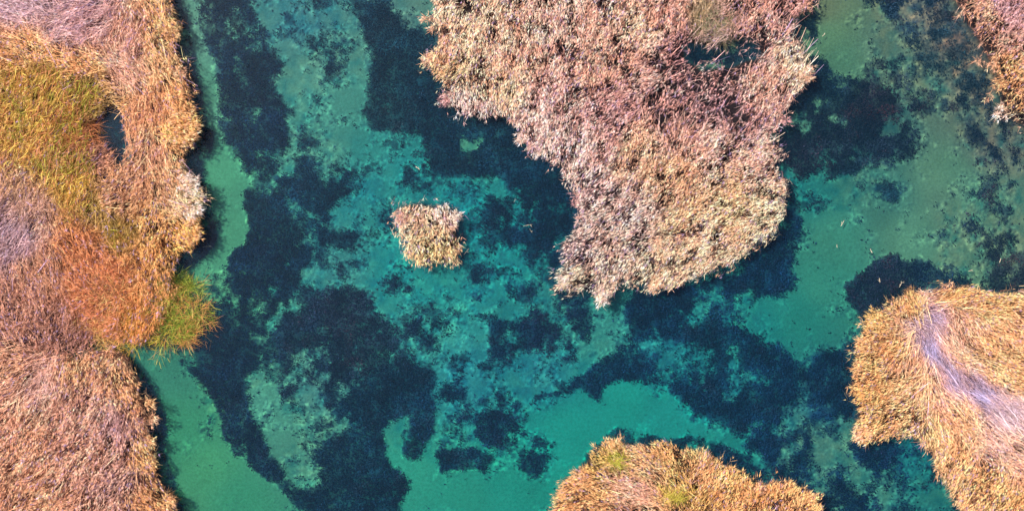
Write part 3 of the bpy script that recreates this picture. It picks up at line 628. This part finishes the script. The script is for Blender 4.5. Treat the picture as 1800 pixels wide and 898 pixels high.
def bush(px, py, rx, ry, name, cat, label, cols, n, z0=.1, hmax=1.5, L=(.7, 1.5), up=(.1, .8), wd=(.010, .021), outw=.9, pn='shoots'):
    cx, cy = w(px, py, .9); t = empty(name, (cx, cy, .05), label=label, category=cat)
    r1, r2 = rx/PPM, ry/PPM
    for pname, c1, c2, frac, bias in cols:
        m = int(n*frac)
        th = rng.random(m)*6.283; q = rng.random(m)**.6
        nc = max(6, int(r1*r2*5)); ca = rng.random(nc)*6.283; cq = rng.random(nc)**.5*.85; ci = rng.integers(0, nc, m)
        sx, sy = np.cos(ca)*cq, np.sin(ca)*cq; cr = rng.uniform(.25, .5, nc)[ci]
        ux = sx[ci]+np.cos(th)*q*cr; uy = sy[ci]+np.sin(th)*q*cr; q = np.minimum(np.hypot(ux, uy), 1.1)
        ox = (ux+bias[0])*r1; oy = (uy+bias[1])*r2
        hz = z0+hmax*np.clip(1-(q*.85)**2, .08, 1)*rng.uniform(.55, 1.1, nc)[ci]*rng.uniform(.35, 1, m)
        P = np.stack([cx+ox, cy+oy, hz], 1)
        d = unit(np.stack([np.cos(th)*outw*(.3+q)+rng.normal(0, .45, m), np.sin(th)*outw*(.3+q)+rng.normal(0, .45, m), rng.uniform(*up, m)], 1))
        LL = rng.uniform(*L, m)*(.6+.4*q)
        k = rng.random(m)[:, None]; c = 1.15*(lin(c1)*(1-k)+lin(c2)*k)*np.exp(rng.normal(0, .25, m))[:, None]
        P = P-d*(LL*.35)[:, None]; P[:, 2] = np.maximum(P[:, 2], .03)
        part(pname, ribbons(P, d, LL, rng.uniform(*wd, m), LL*rng.uniform(.15, .6, m), np.clip(c, .01, .8), 3), M_green, t)
    m = 90; th = rng.random(m)*6.283; q = rng.random(m)**.5*.5
    P = np.stack([cx+np.cos(th)*q*r1, cy+np.sin(th)*q*r2, np.full(m, -.1)], 1)
    d = unit(np.stack([np.cos(th)*q, np.sin(th)*q, np.full(m, 1.0)], 1))
    part('stems', ribbons(P, d, rng.uniform(.8, 1.4, m)*hmax/1.5, np.full(m, .03), np.zeros(m), np.tile(lin((110,84,60)), (m, 1)), 1, prof=[1, 0]), M_reed, t)
bush(282,543,74,66,'sedge_bush','bush','bright green bush spreading over the channel with orange tipped twigs',
     [('green_shoots',(110,138,50),(166,172,72),.8,(.05,0)),('dry_shoots',(216,160,90),(196,130,80),.28,(.2,-.1)),('yellow_shoots',(196,176,50),(220,180,70),.25,(-.5,-.35))], 5600, hmax=1.0, outw=.7, L=(.4,1.0))
bush(178,510,84,84,'rusty_bush','bush','wide rusty orange twiggy bush left of the bright green bush',
     [('rusty_shoots',(224,150,98),(206,132,94),.62,(0,0)),('gold_shoots',(220,176,112),(206,158,92),.28,(.1,-.3)),('dark_twigs',(120,80,66),(90,64,60),.2,(0,.2))], 11000, hmax=1.5, outw=.35, L=(.5,1.1))
bush(138,240,44,34,'rusty_bush','bush','small bare orange brown bush leaning over the dark pool in the left bank',
     [('rusty_shoots',(200,130,90),(170,112,70),.8,(0,0)),('olive_shoots',(150,140,60),(120,120,50),.2,(-.3,.3))], 800, hmax=1.2)
bush(210,420,30,42,'sedge_bush','bush','narrow olive bush between the golden reeds and the rusty bush',
     [('olive_shoots',(130,136,46),(166,150,60),.7,(0,0)),('rusty_shoots',(196,130,70),(176,112,60),.3,(0,0))], 900, hmax=1.3)
bush(1255,35,44,38,'sedge_bush','bush','grey green clump inside the largest island above its small dark pool',
     [('grey_green_shoots',(128,128,98),(150,146,112),.8,(0,0)),('dry_shoots',(200,170,140),(180,140,120),.2,(0,0))], 1500, hmax=1.3)
bush(1090,806,26,18,'sedge_bush','bush','lime green sedge patch near the peak of the bottom mound',
     [('olive_shoots',(150,156,54),(176,166,70),1,(0,0))], 300, hmax=2.2, z0=.5)
bush(1190,865,34,16,'sedge_bush','bush','yellow green sedge patch in the middle of the bottom mound',
     [('olive_shoots',(160,158,60),(190,170,80),1,(0,0))], 330, hmax=2.2, z0=.5)
# marsh grass patch: uncountable
n = 16000
Xg = rng.uniform(-30.5, -23.3, n); Yg = rng.uniform(-1, 12.5, n)
px, py = topx(Xg, Yg, 1.0)
gd = sdf([(-60,110),(40,115),(110,118),(160,150),(190,195),(150,210),(140,240),(170,285),(165,330),(150,390),(110,400),(90,330),(60,300),(-60,290)])
gg = samp(gd, px, py)+(fbm(px/22, py/22, 77, 3)-.5)*40
ok = (gg > 0) & (samp(pool, px, py) < -3) & (Xg > -33); Xg, Yg, px, py = Xg[ok], Yg[ok], px[ok], py[ok]; m = len(Xg)
mix = sstep(.35, .62, fbm(px/30, py/30, 78, 3))[:, None]; mix2 = rng.random(m)[:, None]
c = (lin((140,138,56))*(1-mix)+lin((208,170,88))*mix)*(1.05+.8*mix2)
c = np.where(rng.random(m)[:, None] < .34, lin((206,142,100)), c)
d = unit(np.stack([.35+rng.normal(0, .35, m), .5+rng.normal(0, .35, m), rng.uniform(.4, 1.3, m)], 1))
rb_ = ribbons(np.stack([Xg, Yg, rng.uniform(.3, 1.0, m)], 1), d, rng.uniform(.5, 1.0, m), rng.uniform(.02, .042, m), rng.uniform(.1, .45, m), np.clip(c, .01, .8), 3)
link('marsh_grass', mesh_from('marsh_grass', rb_[0], rb_[2], rb_[3], rb_[1]), M_green, kind='stuff', label='yellow green marsh grass patch inside the left bank', category='marsh grass')

# loose stalks lying on the water
def stalk(px, py, ang, L, label, bits=3, rgb=(196,184,160)):
    L *= .8
    cx, cy = w(px, py, 0); t = empty('floating_stalk', (cx, cy, .01), label=label, category='reed stalk', group='broken reed stalks floating on the water')
    a = R(ang); d = np.array([[math.cos(a), math.sin(a), .03]]); c = lin(rgb)[None]
    z = np.array([[cx, cy, .025]])-d*L/2
    st = []
    for k in range(4):      # four faces round the stem
        st.append(ribbons(z+rng.normal(0, .006, (1, 3)), d, np.array([L]), np.array([.03]), np.array([0.]), c*(.8+.1*k), 3, prof=[.8, 1, .9, 0]))
    part('stem', st, M_reed, t)
    lf = []
    for k in range(bits):
        b = a+rng.uniform(-1.2, 1.2); f = rng.uniform(.2, .9)
        lf.append(ribbons(z+d*L*f, np.array([[math.cos(b), math.sin(b), .12]]), np.array([L*rng.uniform(.3, .6)]), np.array([.035]), np.array([.03]), c*rng.uniform(.75, 1), 2))
    part('leaf', lf, M_reed, t)
for a in [
 (734,295,140,.42,'pale reed stalk floating above the tiny central islet'),
 (928,396,10,.7,'pale reed stalk floating between the central islet and the largest island'),
 (933,406,300,.35,'short stalk just under the pale stalk between central islet and largest island',2),
 (1481,392,60,.5,'pale forked reed stalk floating east of the largest island'),
 (1471,432,100,.25,'tiny stalk below the forked stalk east of the largest island',1),
 (1531,441,120,.3,'tiny stalk floating right of and below the forked stalk in green water',1),
 (690,408,115,.9,'long thin stalk leaning off the left flank of the central islet',1),
 (820,442,50,.6,'thin stalk off the lower right corner of the central islet',1),
 (1546,492,100,.35,'short pale stalk on dark water above the upper left corner of right island',2),
 (1583,500,60,.45,'forked pale stalk on dark water above the top rim of the right island',4),
 (1706,475,20,.35,'short stalk floating above the top rim of the right island',2),
 (1758,458,70,.3,'tiny stalk floating near the right edge above the right island',1),
 (1448,62,40,.3,'tiny stalk in olive water right of the largest island near the top',1),
 (365,433,5,.7,'thin stalk lying on the shaded water just above the green bush',1,(150,160,150)),
 (905,352,70,.3,'faint short stalk floating left of the deep bay of the largest island',1,(180,190,180)),
]: stalk(*a)
